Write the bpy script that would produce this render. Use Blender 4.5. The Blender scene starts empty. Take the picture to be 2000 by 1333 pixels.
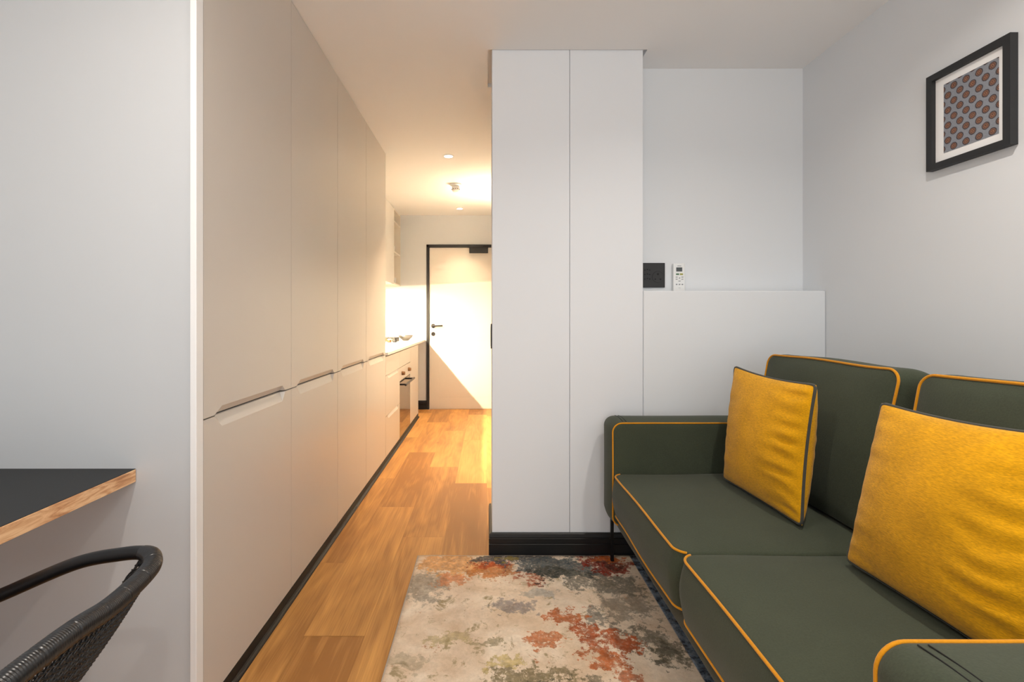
import bpy, bmesh, math, random
from mathutils import Vector, Matrix, noise

S = bpy.context.scene
C = S.collection
PI = math.pi
random.seed(7)

# ------------------------------------------------------------------ camera
CH = 1.157
cam_d = bpy.data.cameras.new('camera')
cam_d.sensor_width = 36.0
cam_d.lens = 917.0 / 2000.0 * 36.0
cam_d.shift_x = 0.0245
cam_d.shift_y = -0.0222
cam_d.clip_start = 0.02
cam = bpy.data.objects.new('camera', cam_d)
C.objects.link(cam)
cam.location = (0, 0, CH)
cam.rotation_euler = (PI / 2, 0, 0)
S.camera = cam

# ------------------------------------------------------------------ world / light / exposure
S.view_settings.view_transform = 'Standard'
S.view_settings.look = 'None'
S.view_settings.exposure = 0.07
S.view_settings.gamma = 1.0
S.view_settings.use_curve_mapping = False
S.cycles.max_bounces = 12
S.cycles.diffuse_bounces = 6
S.cycles.sample_clamp_indirect = 8.0

world = bpy.data.worlds.new('daylight_sky')
S.world = world
world.use_nodes = True
# soft overcast sky above the horizon, brighter lower half added to lift the ceiling
bg = world.node_tree.nodes['Background']
_w = world.node_tree
_tc = _w.nodes.new('ShaderNodeTexCoord')
_sx = _w.nodes.new('ShaderNodeSeparateXYZ')
_cr = _w.nodes.new('ShaderNodeValToRGB')
_mr = _w.nodes.new('ShaderNodeMapRange')
_mr.inputs[1].default_value = -1.0
_w.links.new(_tc.outputs['Generated'], _sx.inputs[0])
_w.links.new(_sx.outputs[2], _mr.inputs[0])
_w.links.new(_mr.outputs[0], _cr.inputs[0])
_cr.color_ramp.elements[0].position = 0.47
_cr.color_ramp.elements[0].color = (1.0, 0.965, 0.92, 1)
_cr.color_ramp.elements[1].position = 0.52
_cr.color_ramp.elements[1].color = (0.50, 0.535, 0.56, 1)
_w.links.new(_cr.outputs[0], bg.inputs[0])
bg.inputs[1].default_value = 4.1

WIN_X0, WIN_X1, WIN_Z0, WIN_Z1, WIN_Y = -1.15, 1.45, 0.10, 2.34, -1.60

def lamp(name, kind, loc, rot, energy, color, **kw):
    l = bpy.data.lights.new(name, kind)
    l.energy = energy
    l.color = color
    for k, v in kw.items():
        setattr(l, k, v)
    o = bpy.data.objects.new(name, l)
    C.objects.link(o)
    o.location = loc
    o.rotation_euler = rot
    return o

portal = lamp('window_portal', 'AREA', ((WIN_X0 + WIN_X1) / 2, WIN_Y - 0.02, (WIN_Z0 + WIN_Z1) / 2),
              (PI / 2, 0, 0), 1, (1, 1, 1), shape='RECTANGLE', size=WIN_X1 - WIN_X0, size_y=WIN_Z1 - WIN_Z0)
portal.data.cycles.is_portal = True
W2 = (-1.35, -0.15, 0.85, 2.25)          # side window added behind the camera to light the near arm and pillow
portal2 = lamp('added_window_portal', 'AREA', (1.656 + 0.12, (W2[0] + W2[1]) / 2, (W2[2] + W2[3]) / 2),
               (0, PI / 2, 0), 1, (1, 1, 1), shape='RECTANGLE', size=W2[3] - W2[2], size_y=W2[1] - W2[0])
portal2.data.cycles.is_portal = True

WARM = (1.0, 0.72, 0.45)
DOWNLIGHTS = [(-0.31, 3.79), (-0.325, 5.60)]
DOWN_W = (10.0, 5.0)
ROOM_LIGHTS = [(0.95, 1.0), (-0.55, 0.55), (0.45, -0.75)]  # added downlights, out of view, for top light in the living area
ROOM_W = 11.0
ROOM_COL = (1.0, 0.91, 0.81)
UPLIGHT_FILL_STRENGTH = 1900.0  # glow of the added passage uplighter
LED_STRENGTH = 1300.0
LED_COL = (1.0, 0.77, 0.50)

# ------------------------------------------------------------------ materials
def srgb(r, g, b):
    f = lambda c: (c / 255) / 12.92 if c / 255 <= 0.04045 else ((c / 255 + 0.055) / 1.055) ** 2.4
    return (f(r), f(g), f(b), 1.0)

class NT:
    def __init__(self, name):
        self.m = bpy.data.materials.new(name)
        self.m.use_nodes = True
        self.t = self.m.node_tree
        self.b = self.t.nodes['Principled BSDF']
        self._pos = None
    def n(self, typ, **kw):
        nd = self.t.nodes.new(typ)
        for k, v in kw.items():
            setattr(nd, k, v)
        return nd
    def link(self, a, b):
        self.t.links.new(a, b)
    def put(self, sock, v):
        if hasattr(v, 'is_output') or isinstance(v, bpy.types.NodeSocket):
            self.link(v, sock)
        else:
            sock.default_value = v
    def math(self, op, a, b=0.0, c=None, clamp=False):
        nd = self.n('ShaderNodeMath', operation=op, use_clamp=clamp)
        self.put(nd.inputs[0], a)
        self.put(nd.inputs[1], b)
        if c is not None:
            self.put(nd.inputs[2], c)
        return nd.outputs[0]
    def pos(self):
        if self._pos is None:
            self._pos = self.n('ShaderNodeTexCoord').outputs['Object']
        return self._pos
    def scaled(self, s, vec=None, loc=(0, 0, 0)):
        mp = self.n('ShaderNodeMapping')
        mp.inputs['Scale'].default_value = s
        mp.inputs['Location'].default_value = loc
        self.link(vec or self.pos(), mp.inputs['Vector'])
        return mp.outputs[0]
    def noise(self, scale, detail=3.0, rough=0.5, vec=None, dist=0.0):
        nd = self.n('ShaderNodeTexNoise')
        nd.inputs['Scale'].default_value = scale
        nd.inputs['Detail'].default_value = detail
        nd.inputs['Roughness'].default_value = rough
        nd.inputs['Distortion'].default_value = dist
        self.link(vec or self.pos(), nd.inputs['Vector'])
        return nd
    def mix(self, fac, a, b, blend='MIX'):
        nd = self.n('ShaderNodeMix', data_type='RGBA', blend_type=blend)
        self.put(nd.inputs[0], fac)
        self.put(nd.inputs[6], a)
        self.put(nd.inputs[7], b)
        return nd.outputs[2]
    def ramp(self, fac, stops):
        nd = self.n('ShaderNodeValToRGB')
        cr = nd.color_ramp
        while len(cr.elements) < len(stops):
            cr.elements.new(0.5)
        for e, (p, c) in zip(cr.elements, stops):
            e.position = p
            e.color = c
        self.link(fac, nd.inputs[0])
        return nd.outputs[0]
    def bump(self, h, strength, dist=0.002):
        nd = self.n('ShaderNodeBump')
        nd.inputs['Strength'].default_value = strength
        nd.inputs['Distance'].default_value = dist
        self.link(h, nd.inputs['Height'])
        self.link(nd.outputs[0], self.b.inputs['Normal'])

def plain(name, col, rough=0.5, metal=0.0, spec=0.5, vary=0.04, scale=6.0, bump=0.0, bscale=300.0, coat=0.0):
    t = NT(name)
    n = t.noise(scale, 3.0)
    dark = tuple(c * (1 - vary) for c in col[:3]) + (1,)
    lite = tuple(min(1, c * (1 + vary)) for c in col[:3]) + (1,)
    t.link(t.mix(n.outputs[0], dark, lite), t.b.inputs['Base Color'])
    t.b.inputs['Roughness'].default_value = rough
    t.b.inputs['Metallic'].default_value = metal
    t.b.inputs['Specular IOR Level'].default_value = spec
    t.b.inputs['Coat Weight'].default_value = coat
    if bump:
        t.bump(t.noise(bscale, 2.0).outputs[0], bump, 0.001)
    return t.m

def emit(name, col, strength):
    t = NT(name)
    t.b.inputs['Base Color'].default_value = (0.8, 0.8, 0.8, 1)
    t.b.inputs['Emission Color'].default_value = col[:3] + (1,)
    t.b.inputs['Emission Strength'].default_value = strength
    return t.m

def fabric(name, col, vary=0.18, weave=1.0, sheen=0.15, stretch=(1, 1, 1)):
    t = NT(name)
    w = t.noise(260.0, 3.0, 0.6, t.scaled(stretch))
    big = t.noise(9.0, 3.0)
    dark = tuple(c * (1 - vary) for c in col[:3]) + (1,)
    lite = tuple(min(1, c * (1 + vary)) for c in col[:3]) + (1,)
    f = t.math('ADD', t.math('MULTIPLY', w.outputs[0], 0.7), t.math('MULTIPLY', big.outputs[0], 0.3))
    t.link(t.ramp(f, [(0.36, dark), (0.64, lite)]), t.b.inputs['Base Color'])
    t.b.inputs['Roughness'].default_value = 0.92
    t.b.inputs['Specular IOR Level'].default_value = 0.2
    t.b.inputs['Sheen Weight'].default_value = sheen
    t.bump(w.outputs[0], 0.35 * weave, 0.0015)
    return t.m

M = {}
M['wall'] = plain('wall_paint', srgb(217, 221, 225), 0.75, vary=0.012, scale=1.5, bump=0.05, bscale=160)
M['wall_grey'] = plain('grey_panel_wall', srgb(194, 197, 200), 0.42, vary=0.012, scale=1.5)
M['ceiling'] = plain('ceiling_paint', srgb(232, 232, 232), 0.85, vary=0.01, scale=1.5)
M['column'] = plain('column_panel', srgb(219, 223, 228), 0.6, vary=0.01, scale=1.5)
M['lacquer'] = plain('greige_satin_lacquer', srgb(197, 191, 184), 0.30, vary=0.01, scale=2.0, spec=0.5)
M['panel_white'] = plain('white_edge_panel', srgb(232, 232, 232), 0.4, vary=0.01)
M['upper_white'] = plain('white_gloss_front', srgb(240, 238, 233), 0.25, vary=0.01)
M['carcass'] = plain('cabinet_carcass', srgb(60, 58, 55), 0.6)
M['shelf_white'] = plain('shelf_board', srgb(232, 226, 216), 0.5, vary=0.02)
M['black'] = plain('black_satin_paint', srgb(12, 12, 13), 0.45, vary=0.1)
M['black_metal'] = plain('black_metal', srgb(18, 18, 20), 0.4, metal=0.3, vary=0.1)
M['dark_plinth'] = plain('dark_plinth', srgb(15, 13, 12), 0.6, vary=0.1)
M['door_white'] = plain('door_cream_paint', srgb(236, 230, 220), 0.5, vary=0.01)
M['counter'] = plain('white_stone_worktop', srgb(240, 238, 234), 0.3, vary=0.02, scale=20)
M['splash'] = plain('white_splashback', srgb(240, 239, 236), 0.35, vary=0.01)
M['mirror'] = plain('oven_mirror_glass', srgb(150, 142, 132), 0.04, metal=0.95, vary=0.02)
M['steel'] = plain('brushed_steel', srgb(150, 148, 145), 0.3, metal=0.9)
M['bronze'] = plain('bronze_knob', srgb(120, 85, 55), 0.35, metal=0.6)
M['white_plastic'] = plain('white_plastic', srgb(226, 228, 228), 0.35, vary=0.01)
M['socket_black'] = plain('black_socket_plastic', srgb(26, 26, 28), 0.5, vary=0.05)
M['hole'] = plain('dark_hole', srgb(6, 6, 7), 0.8)
M['lcd'] = plain('grey_lcd', srgb(70, 76, 78), 0.25)
M['btn_green'] = plain('green_button', srgb(70, 110, 80), 0.5)
M['btn_yellow'] = plain('yellow_button', srgb(150, 150, 60), 0.5)
M['btn_grey'] = plain('grey_button', srgb(140, 142, 148), 0.5)
M['uplight_fill'] = emit('uplight_fill_glow', (1.0, 0.74, 0.47), UPLIGHT_FILL_STRENGTH)
M['down_emit'] = emit('downlight_glow', (1.0, 0.86, 0.66), 14.0)
M['led'] = emit('led_strip_glow', LED_COL, LED_STRENGTH)
M['sofa'] = fabric('olive_green_fabric', srgb(60, 66, 52), 0.12, 0.8, sheen=0.1)
M['sofa_base'] = fabric('olive_base_fabric', srgb(60, 60, 46), 0.12, 0.8, sheen=0.1)
M['piping'] = fabric('amber_piping', srgb(200, 134, 18), 0.08, 0.4)
M['mustard'] = fabric('mustard_fabric', srgb(208, 150, 4), 0.24, 1.2, sheen=0.15, stretch=(1, 0.35, 2.2))
M['green_piping'] = fabric('dark_green_piping', srgb(66, 66, 60), 0.08, 0.4)
M['rope'] = plain('black_rattan', srgb(24, 25, 27), 0.30, vary=0.2, scale=40, spec=0.6)
M['print_mat'] = plain('white_mat_board', srgb(238, 239, 240), 0.8, vary=0.01)
M['frame_black'] = plain('black_wood_frame', srgb(32, 33, 35), 0.55, vary=0.15, scale=30)
M['laminate'] = plain('black_laminate', srgb(30, 31, 33), 0.6, vary=0.12, scale=200)
M['outside'] = plain('balcony_paving', srgb(150, 148, 142), 0.9)

def glass(name, tint=(1, 1, 1, 1), glossy=0.08, rough=0.02):
    t = NT(name)
    tr = t.n('ShaderNodeBsdfTransparent')
    tr.inputs[0].default_value = tint
    gl = t.n('ShaderNodeBsdfGlossy')
    gl.inputs['Roughness'].default_value = rough
    mx = t.n('ShaderNodeMixShader')
    mx.inputs[0].default_value = glossy
    t.link(tr.outputs[0], mx.inputs[1])
    t.link(gl.outputs[0], mx.inputs[2])
    t.link(mx.outputs[0], t.t.nodes['Material Output'].inputs[0])
    return t.m
M['glass'] = glass('window_glass')
M['table_glass'] = glass('clear_glass', (0.93, 0.95, 0.95, 1), 0.14)
M['oil'] = glass('yellow_oil', (0.85, 0.72, 0.25, 1), 0.1)
M['jar_glass'] = glass('jar_glass', (0.35, 0.28, 0.2, 1), 0.2)

def wood_floor():
    t = NT('oak_plank_floor')
    at = t.n('ShaderNodeAttribute', attribute_name='plank')
    sep = t.n('ShaderNodeSeparateColor')
    t.link(at.outputs['Color'], sep.inputs[0])
    shade, rnd = sep.outputs[0], sep.outputs[1]
    off = t.n('ShaderNodeCombineXYZ')
    t.link(t.math('MULTIPLY', rnd, 17.0), off.inputs[0])
    t.link(t.math('MULTIPLY', rnd, 31.0), off.inputs[1])
    va = t.n('ShaderNodeVectorMath', operation='ADD')
    t.link(t.pos(), va.inputs[0])
    t.link(off.outputs[0], va.inputs[1])
    v = va.outputs[0]
    cath = t.noise(1.0, 2.0, 0.5, t.scaled((6.0, 0.8, 1), v), 0.15)       # broad cathedral figure
    rings = t.math('SINE', t.math('MULTIPLY', cath.outputs[0], 60.0))
    grain = t.noise(1.0, 5.0, 0.65, t.scaled((150.0, 2.5, 1), v))
    fine = t.noise(1.0, 3.0, 0.6, t.scaled((420.0, 7.0, 1), v))
    blotch = t.noise(1.0, 3.0, 0.55, t.scaled((8.0, 1.3, 1), v), 0.3)
    f = t.math('ADD', t.math('MULTIPLY', grain.outputs[0], 0.34),
               t.math('MULTIPLY', rings, 0.03))
    f = t.math('ADD', f, t.math('MULTIPLY', blotch.outputs[0], 0.55))
    f = t.math('ADD', f, t.math('MULTIPLY', fine.outputs[0], 0.14))
    f = t.math('SUBTRACT', f, 0.06)
    f = t.math('ADD', f, t.math('MULTIPLY', t.math('SUBTRACT', shade, 0.37), 1.15))
    col = t.ramp(f, [(0.20, srgb(150, 102, 52)), (0.45, srgb(204, 150, 84)), (0.62, srgb(226, 174, 102)), (0.85, srgb(240, 198, 132))])
    knots = t.n('ShaderNodeTexVoronoi')
    knots.inputs['Scale'].default_value = 1.0
    t.link(t.scaled((4.0, 1.6, 1), v), knots.inputs['Vector'])
    km = t.math('SUBTRACT', 1.0, t.math('MULTIPLY', knots.outputs['Distance'], 9.0), clamp=True)
    km = t.math('MULTIPLY', t.math('MULTIPLY', km, km), 0.6)
    col = t.mix(km, col, srgb(96, 56, 28))
    t.link(col, t.b.inputs['Base Color'])
    t.b.inputs['Roughness'].default_value = 0.42
    t.b.inputs['Specular IOR Level'].default_value = 0.35
    t.bump(grain.outputs[0], 0.08, 0.001)
    return t.m
M['floor'] = wood_floor()

def pine_edge():
    t = NT('raw_wood_edge')
    a = t.noise(1.0, 4.0, 0.6, t.scaled((20, 9, 60)), 1.2)
    col = t.ramp(a.outputs[0], [(0.3, srgb(158, 108, 70)), (0.45, srgb(205, 152, 108)), (0.6, srgb(232, 190, 145)), (0.8, srgb(240, 208, 160))])
    t.link(col, t.b.inputs['Base Color'])
    t.b.inputs['Roughness'].default_value = 0.6
    return t.m
M['pine'] = pine_edge()

def rug_mat():
    t = NT('abstract_rug_pile')
    P = t.pos()
    # ragged edges: distort the sample position with two noises
    n1 = t.noise(7.0, 5.0, 0.62)
    n2 = t.noise(34.0, 4.0, 0.6)
    def dist(nd, amt):
        s = t.n('ShaderNodeVectorMath', operation='SUBTRACT')
        t.link(nd.outputs['Color'], s.inputs[0])
        s.inputs[1].default_value = (0.5, 0.5, 0.5)
        m = t.n('ShaderNodeVectorMath', operation='SCALE')
        t.link(s.outputs[0], m.inputs[0])
        m.inputs['Scale'].default_value = amt
        return m.outputs[0]
    a = t.n('ShaderNodeVectorMath', operation='ADD')
    t.link(P, a.inputs[0]); t.link(dist(n1, 0.22), a.inputs[1])
    b = t.n('ShaderNodeVectorMath', operation='ADD')
    t.link(a.outputs[0], b.inputs[0]); t.link(dist(n2, 0.13), b.inputs[1])
    D = b.outputs[0]
    sp = t.n('ShaderNodeSeparateXYZ')
    t.link(D, sp.inputs[0])
    dx, dy = sp.outputs[0], sp.outputs[1]
    spp = t.n('ShaderNodeSeparateXYZ')
    t.link(P, spp.inputs[0])
    px, py = spp.outputs[0], spp.outputs[1]
    base_n = t.noise(5.0, 5.0, 0.6, dist=1.0)
    fleck = t.noise(46.0, 4.0, 0.7)
    pile = t.noise(420.0, 2.0, 0.6)
    col = t.ramp(base_n.outputs[0], [(0.3, srgb(212, 186, 158)), (0.5, srgb(228, 207, 182)), (0.68, srgb(240, 225, 204))])
    # small scattered stains on the beige ground
    st = t.noise(13.0, 6.0, 0.72, dist=0.5)
    col = t.mix(t.math('MULTIPLY', t.math('SUBTRACT', st.outputs[0], 0.575), 14.0, clamp=True), col, srgb(168, 150, 116))
    st2 = t.noise(10.0, 6.0, 0.75, vec=t.scaled((1, 1, 1), None, (3.1, 1.7, 0)))
    col = t.mix(t.math('MULTIPLY', t.math('SUBTRACT', st2.outputs[0], 0.62), 16.0, clamp=True), col, srgb(178, 122, 84))
    # (cx, cy, rx, ry, colour, strength, sharpness, holes)
    patches = [
        (-0.26, 2.02, 0.13, 0.17, srgb(150, 142, 128), 0.8, 3.0, 0.25),
        (-0.13, 2.19, 0.20, 0.11, srgb(218, 166, 112), 0.95, 5.0, 0.15),
        (-0.17, 2.05, 0.08, 0.07, srgb(208, 140, 96), 0.9, 5.0, 0.2),
        (0.02, 2.13, 0.15, 0.08, srgb(190, 122, 66), 0.95, 6.0, 0.2),
        (0.05, 2.18, 0.14, 0.05, srgb(164, 70, 36), 0.85, 6.0, 0.5),
        (0.19, 2.08, 0.10, 0.05, srgb(178, 92, 58), 0.9, 8.0, 0.6),
        (0.16, 2.235, 0.26, 0.06, srgb(72, 76, 80), 0.95, 5.0, 0.25),
        (0.32, 2.16, 0.22, 0.12, srgb(84, 92, 94), 0.95, 5.0, 0.2),
        (0.30, 2.10, 0.16, 0.07, srgb(62, 66, 60), 0.9, 6.0, 0.3),
        (0.12, 2.23, 0.06, 0.03, srgb(150, 130, 62), 0.8, 6.0, 0.2),
        (0.56, 2.20, 0.14, 0.10, srgb(142, 40, 22), 0.97, 7.0, 0.3),
        (0.58, 2.24, 0.10, 0.04, srgb(192, 96, 34), 0.9, 7.0, 0.5),
        (0.58, 2.19, 0.10, 0.03, srgb(70, 36, 28), 0.8, 6.0, 0.5),
        (0.53, 2.03, 0.20, 0.10, srgb(104, 102, 92), 0.85, 4.0, 0.35),
        (0.56, 1.86, 0.15, 0.10, srgb(134, 126, 112), 0.75, 5.0, 0.6),
        (0.42, 1.80, 0.08, 0.06, srgb(112, 110, 102), 0.8, 7.0, 0.5),
        (0.57, 1.66, 0.14, 0.10, srgb(112, 106, 92), 0.85, 7.0, 0.6),
        (0.62, 1.60, 0.08, 0.06, srgb(96, 92, 78), 0.8, 7.0, 0.6),
        (0.10, 1.86, 0.11, 0.05, srgb(128, 124, 126), 0.75, 4.0, 0.3),
        (0.22, 1.96, 0.10, 0.06, srgb(166, 164, 156), 0.7, 4.0, 0.3),
        (0.31, 1.80, 0.11, 0.05, srgb(188, 104, 56), 0.95, 9.0, 0.5),
        (0.37, 1.72, 0.07, 0.07, srgb(178, 88, 44), 0.95, 9.0, 0.5),
        (0.44, 1.64, 0.11, 0.07, srgb(172, 84, 42), 0.95, 9.0, 0.45),
        (0.22, 1.68, 0.08, 0.04, srgb(194, 112, 62), 0.9, 9.0, 0.5),
        (0.40, 1.57, 0.10, 0.035, srgb(186, 102, 54), 0.95, 9.0, 0.4),
        (0.45, 1.50, 0.05, 0.06, srgb(182, 98, 54), 0.9, 9.0, 0.5),
        (0.46, 1.42, 0.05, 0.05, srgb(212, 150, 104), 0.9, 9.0, 0.2),
        (0.12, 1.46, 0.20, 0.09, srgb(118, 106, 70), 0.85, 6.0, 0.5),
        (0.20, 1.40, 0.18, 0.07, srgb(78, 76, 60), 0.85, 7.0, 0.6),
        (0.13, 1.38, 0.14, 0.06, srgb(168, 150, 90), 0.8, 6.0, 0.4),
        (0.06, 1.57, 0.07, 0.04, srgb(196, 174, 112), 0.8, 6.0, 0.3),
        (0.35, 1.44, 0.07, 0.07, srgb(120, 112, 92), 0.85, 7.0, 0.5),
        (-0.02, 1.66, 0.10, 0.025, srgb(156, 142, 106), 0.75, 8.0, 0.4),
        (-0.14, 1.70, 0.10, 0.04, srgb(180, 162, 116), 0.7, 6.0, 0.4),
        (-0.28, 1.58, 0.09, 0.05, srgb(172, 158, 132), 0.6, 6.0, 0.4),
        (-0.30, 1.42, 0.07, 0.05, srgb(196, 148, 108), 0.6, 6.0, 0.3),
        (0.20, 1.00, 0.30, 0.18, srgb(120, 112, 92), 0.7, 5.0, 0.5),
        (0.00, 0.60, 0.22, 0.16, srgb(190, 120, 76), 0.8, 6.0, 0.5),
    ]
    hole = t.noise(20.0, 9.0, 0.82)
    tex = t.noise(75.0, 6.0, 0.75)
    texf = t.math('MULTIPLY_ADD', tex.outputs[0], 2.6, -0.30, clamp=True)
    hue = t.noise(38.0, 5.0, 0.7, vec=t.scaled((1, 1, 1), None, (5.2, 2.2, 0)))
    for (cx, cy, rx, ry, c, stg, sharp, hl) in patches:
        ex = t.math('MULTIPLY', t.math('SUBTRACT', dx, cx), 1 / rx)
        ey = t.math('MULTIPLY', t.math('SUBTRACT', dy, cy), 1 / ry)
        r2 = t.math('ADD', t.math('MULTIPLY', ex, ex), t.math('MULTIPLY', ey, ey))
        f = t.math('SUBTRACT', 1.0, r2)
        f = t.math('SUBTRACT', f, t.math('MULTIPLY', t.math('SUBTRACT', hole.outputs[0], 0.45), 2.2 + hl * 9.0))
        f = t.math('MULTIPLY', f, sharp, clamp=True)
        lo = tuple(k * 0.62 for k in c[:3]) + (1,)
        hi = tuple(min(1, k * 1.3) for k in c[:3]) + (1,)
        cc = t.mix(t.math('MULTIPLY_ADD', hue.outputs[0], 3.2, -1.1, clamp=True), lo, hi)
        col = t.mix(t.math('MULTIPLY', t.math('MULTIPLY', f, stg), texf), col, cc)
    # blue-grey border strip that runs under the sofa
    bf = t.math('MULTIPLY', t.math('SUBTRACT', px, 0.685), 220.0, clamp=True)
    bn = t.noise(30.0, 5.0, 0.7)
    bc = t.ramp(bn.outputs[0], [(0.40, srgb(52, 60, 72)), (0.5, srgb(112, 128, 146)), (0.66, srgb(160, 172, 184))])
    col = t.mix(bf, col, bc)
    col = t.mix(t.math('MULTIPLY', t.math('SUBTRACT', fleck.outputs[0], 0.42), 0.9, clamp=True), col, srgb(150, 134, 112))
    col = t.mix(t.math('MULTIPLY', pile.outputs[0], 0.20), col, (0.05, 0.045, 0.04, 1))
    # pale bound rim
    def rim(v, at, sign):
        return t.math('MULTIPLY', t.math('MULTIPLY', t.math('SUBTRACT', v, at), sign), 400.0, clamp=True)
    r = t.math('MAXIMUM', rim(px, -0.329, -1.0), rim(py, 2.262, 1.0))
    col = t.mix(t.math('MULTIPLY', r, 0.7), col, srgb(190, 182, 172))
    t.link(col, t.b.inputs['Base Color'])
    t.b.inputs['Roughness'].default_value = 0.95
    t.b.inputs['Specular IOR Level'].default_value = 0.1
    t.bump(pile.outputs[0], 0.5, 0.003)
    return t.m
M['rug'] = rug_mat()

def print_mat():
    # staggered rings; object coordinates of the print: y along the wall, z up
    t = NT('ring_pattern_print')
    sp = t.n('ShaderNodeSeparateXYZ')
    t.link(t.pos(), sp.inputs[0])
    y, z = sp.outputs[1], sp.outputs[2]
    CS, RS = 0.0212, 0.0535
    def cell(yo, zo):
        a = t.math('MODULO', t.math('ADD', y, 2.0 * CS * 50 + yo), 2 * CS)
        a = t.math('SUBTRACT', a, CS)
        b = t.math('MODULO', t.math('ADD', z, RS * 50 + zo), RS)
        b = t.math('SUBTRACT', b, RS / 2)
        return t.math('SQRT', t.math('ADD', t.math('MULTIPLY', a, a), t.math('MULTIPLY', b, b)))
    d = t.math('MINIMUM', cell(0.0, 0.0), cell(CS, RS / 2))
    wob = t.noise(260.0, 2.0)
    d = t.math('ADD', d, t.math('MULTIPLY', t.math('SUBTRACT', wob.outputs[0], 0.5), 0.003))
    n = t.noise(300.0, 3.0)
    bgc = t.mix(n.outputs[0], srgb(112, 118, 128), srgb(150, 154, 162))
    def inside(r):
        return t.math('MULTIPLY', t.math('SUBTRACT', r, d), 1600.0, clamp=True)
    col = t.mix(inside(0.0130), bgc, srgb(66, 60, 64))
    col = t.mix(inside(0.0095), col, srgb(132, 92, 72))
    col = t.mix(inside(0.0066), col, srgb(62, 46, 44))
    col = t.mix(inside(0.0048), col, srgb(160, 112, 84))
    col = t.mix(inside(0.0026), col, srgb(56, 36, 38))
    t.link(col, t.b.inputs['Base Color'])
    t.b.inputs['Roughness'].default_value = 0.7
    return t.m
M['print'] = print_mat()

# ------------------------------------------------------------------ mesh helpers
def link(name, bm, mat, parent=None, smooth=False):
    bmesh.ops.recalc_face_normals(bm, faces=bm.faces)
    me = bpy.data.meshes.new(name)
    bm.to_mesh(me)
    bm.free()
    me.materials.append(M[mat] if isinstance(mat, str) else mat)
    if smooth:
        for p in me.polygons:
            p.use_smooth = True
    o = bpy.data.objects.new(name, me)
    C.objects.link(o)
    if parent:
        o.parent = parent
        o.matrix_parent_inverse = Matrix.Translation(-Vector(parent.location))
    return o

def box(bm, x0, x1, y0, y1, z0, z1, bev=0.0, seg=2):
    vs = [bm.verts.new((x, y, z)) for x in (x0, x1) for y in (y0, y1) for z in (z0, z1)]
    F = [(0, 1, 3, 2), (4, 6, 7, 5), (0, 4, 5, 1), (2, 3, 7, 6), (0, 2, 6, 4), (1, 5, 7, 3)]
    fs = [bm.faces.new([vs[i] for i in f]) for f in F]
    if bev:
        es = list({e for f in fs for e in f.edges})
        bmesh.ops.bevel(bm, geom=es, offset=bev, segments=seg, affect='EDGES', profile=0.5)
    return bm

def B(*a, **k):
    return box(bmesh.new(), *a, **k)

def frames(pts, closed=False):
    n = len(pts)
    T = []
    for i in range(n):
        a = pts[(i - 1) % n] if (closed or i > 0) else pts[i]
        b = pts[(i + 1) % n] if (closed or i < n - 1) else pts[i]
        T.append((b - a).normalized())
    up = Vector((0, 0, 1)) if abs(T[0].z) < 0.9 else Vector((1, 0, 0))
    N = [(up - T[0] * up.dot(T[0])).normalized()]
    for i in range(1, n):
        v = N[-1] - T[i] * N[-1].dot(T[i])
        N.append(v.normalized() if v.length > 1e-6 else N[-1])
    return T, N

def tube(bm, pts, r, segs=8, closed=False, caps=True):
    pts = [Vector(p) for p in pts]
    T, N = frames(pts, closed)
    rings = []
    for i, p in enumerate(pts):
        rr = r(i) if callable(r) else r
        b = T[i].cross(N[i])
        rings.append([bm.verts.new(p + (N[i] * math.cos(a) + b * math.sin(a)) * rr)
                      for a in [2 * PI * k / segs for k in range(segs)]])
    m = len(rings)
    for i in range(m if closed else m - 1):
        A, Bq = rings[i], rings[(i + 1) % m]
        for k in range(segs):
            bm.faces.new((A[k], A[(k + 1) % segs], Bq[(k + 1) % segs], Bq[k]))
    if caps and not closed:
        bm.faces.new(rings[0][::-1])
        bm.faces.new(rings[-1])
    return bm

def lathe(bm, prof, loc, axis='Z', segs=24):
    loc = Vector(loc)
    def P(r, h, a):
        c, s = r * math.cos(a), r * math.sin(a)
        return loc + {'Z': Vector((c, s, h)), 'Y': Vector((c, h, s)), 'X': Vector((h, c, s))}[axis]
    rings = []
    for r, h in prof:
        if r < 1e-6:
            rings.append([bm.verts.new(P(0, h, 0))])
        else:
            rings.append([bm.verts.new(P(r, h, 2 * PI * k / segs)) for k in range(segs)])
    for A, Bq in zip(rings, rings[1:]):
        for k in range(segs):
            k2 = (k + 1) % segs
            if len(A) == 1 and len(Bq) == 1:
                continue
            if len(A) == 1:
                bm.faces.new((A[0], Bq[k], Bq[k2]))
            elif len(Bq) == 1:
                bm.faces.new((A[k], Bq[0], A[k2]))
            else:
                bm.faces.new((A[k], Bq[k], Bq[k2], A[k2]))
    return bm

def spline(ctrl, n):
    P = [Vector(p) for p in ctrl]
    P = [P[0] * 2 - P[1]] + P + [P[-1] * 2 - P[-2]]
    out = []
    segs = len(P) - 3
    for s in range(segs):
        a, b, c, d = P[s:s + 4]
        for k in range(n):
            t = k / n
            out.append(0.5 * ((2 * b) + (c - a) * t + (2 * a - 5 * b + 4 * c - d) * t * t + (3 * b - a - 3 * c + d) * t ** 3))
    out.append(P[-2].copy())
    return out

def thing(name, label, cat, loc=(0, 0, 0), group=None):
    o = bpy.data.objects.new(name, None)
    o.empty_display_size = 0.1
    C.objects.link(o)
    o.location = loc
    o['label'] = label
    o['category'] = cat
    if group:
        o['group'] = group
    return o

def tag(o, label, cat, group=None):
    o['label'] = label
    o['category'] = cat
    if group:
        o['group'] = group
    return o

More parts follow.
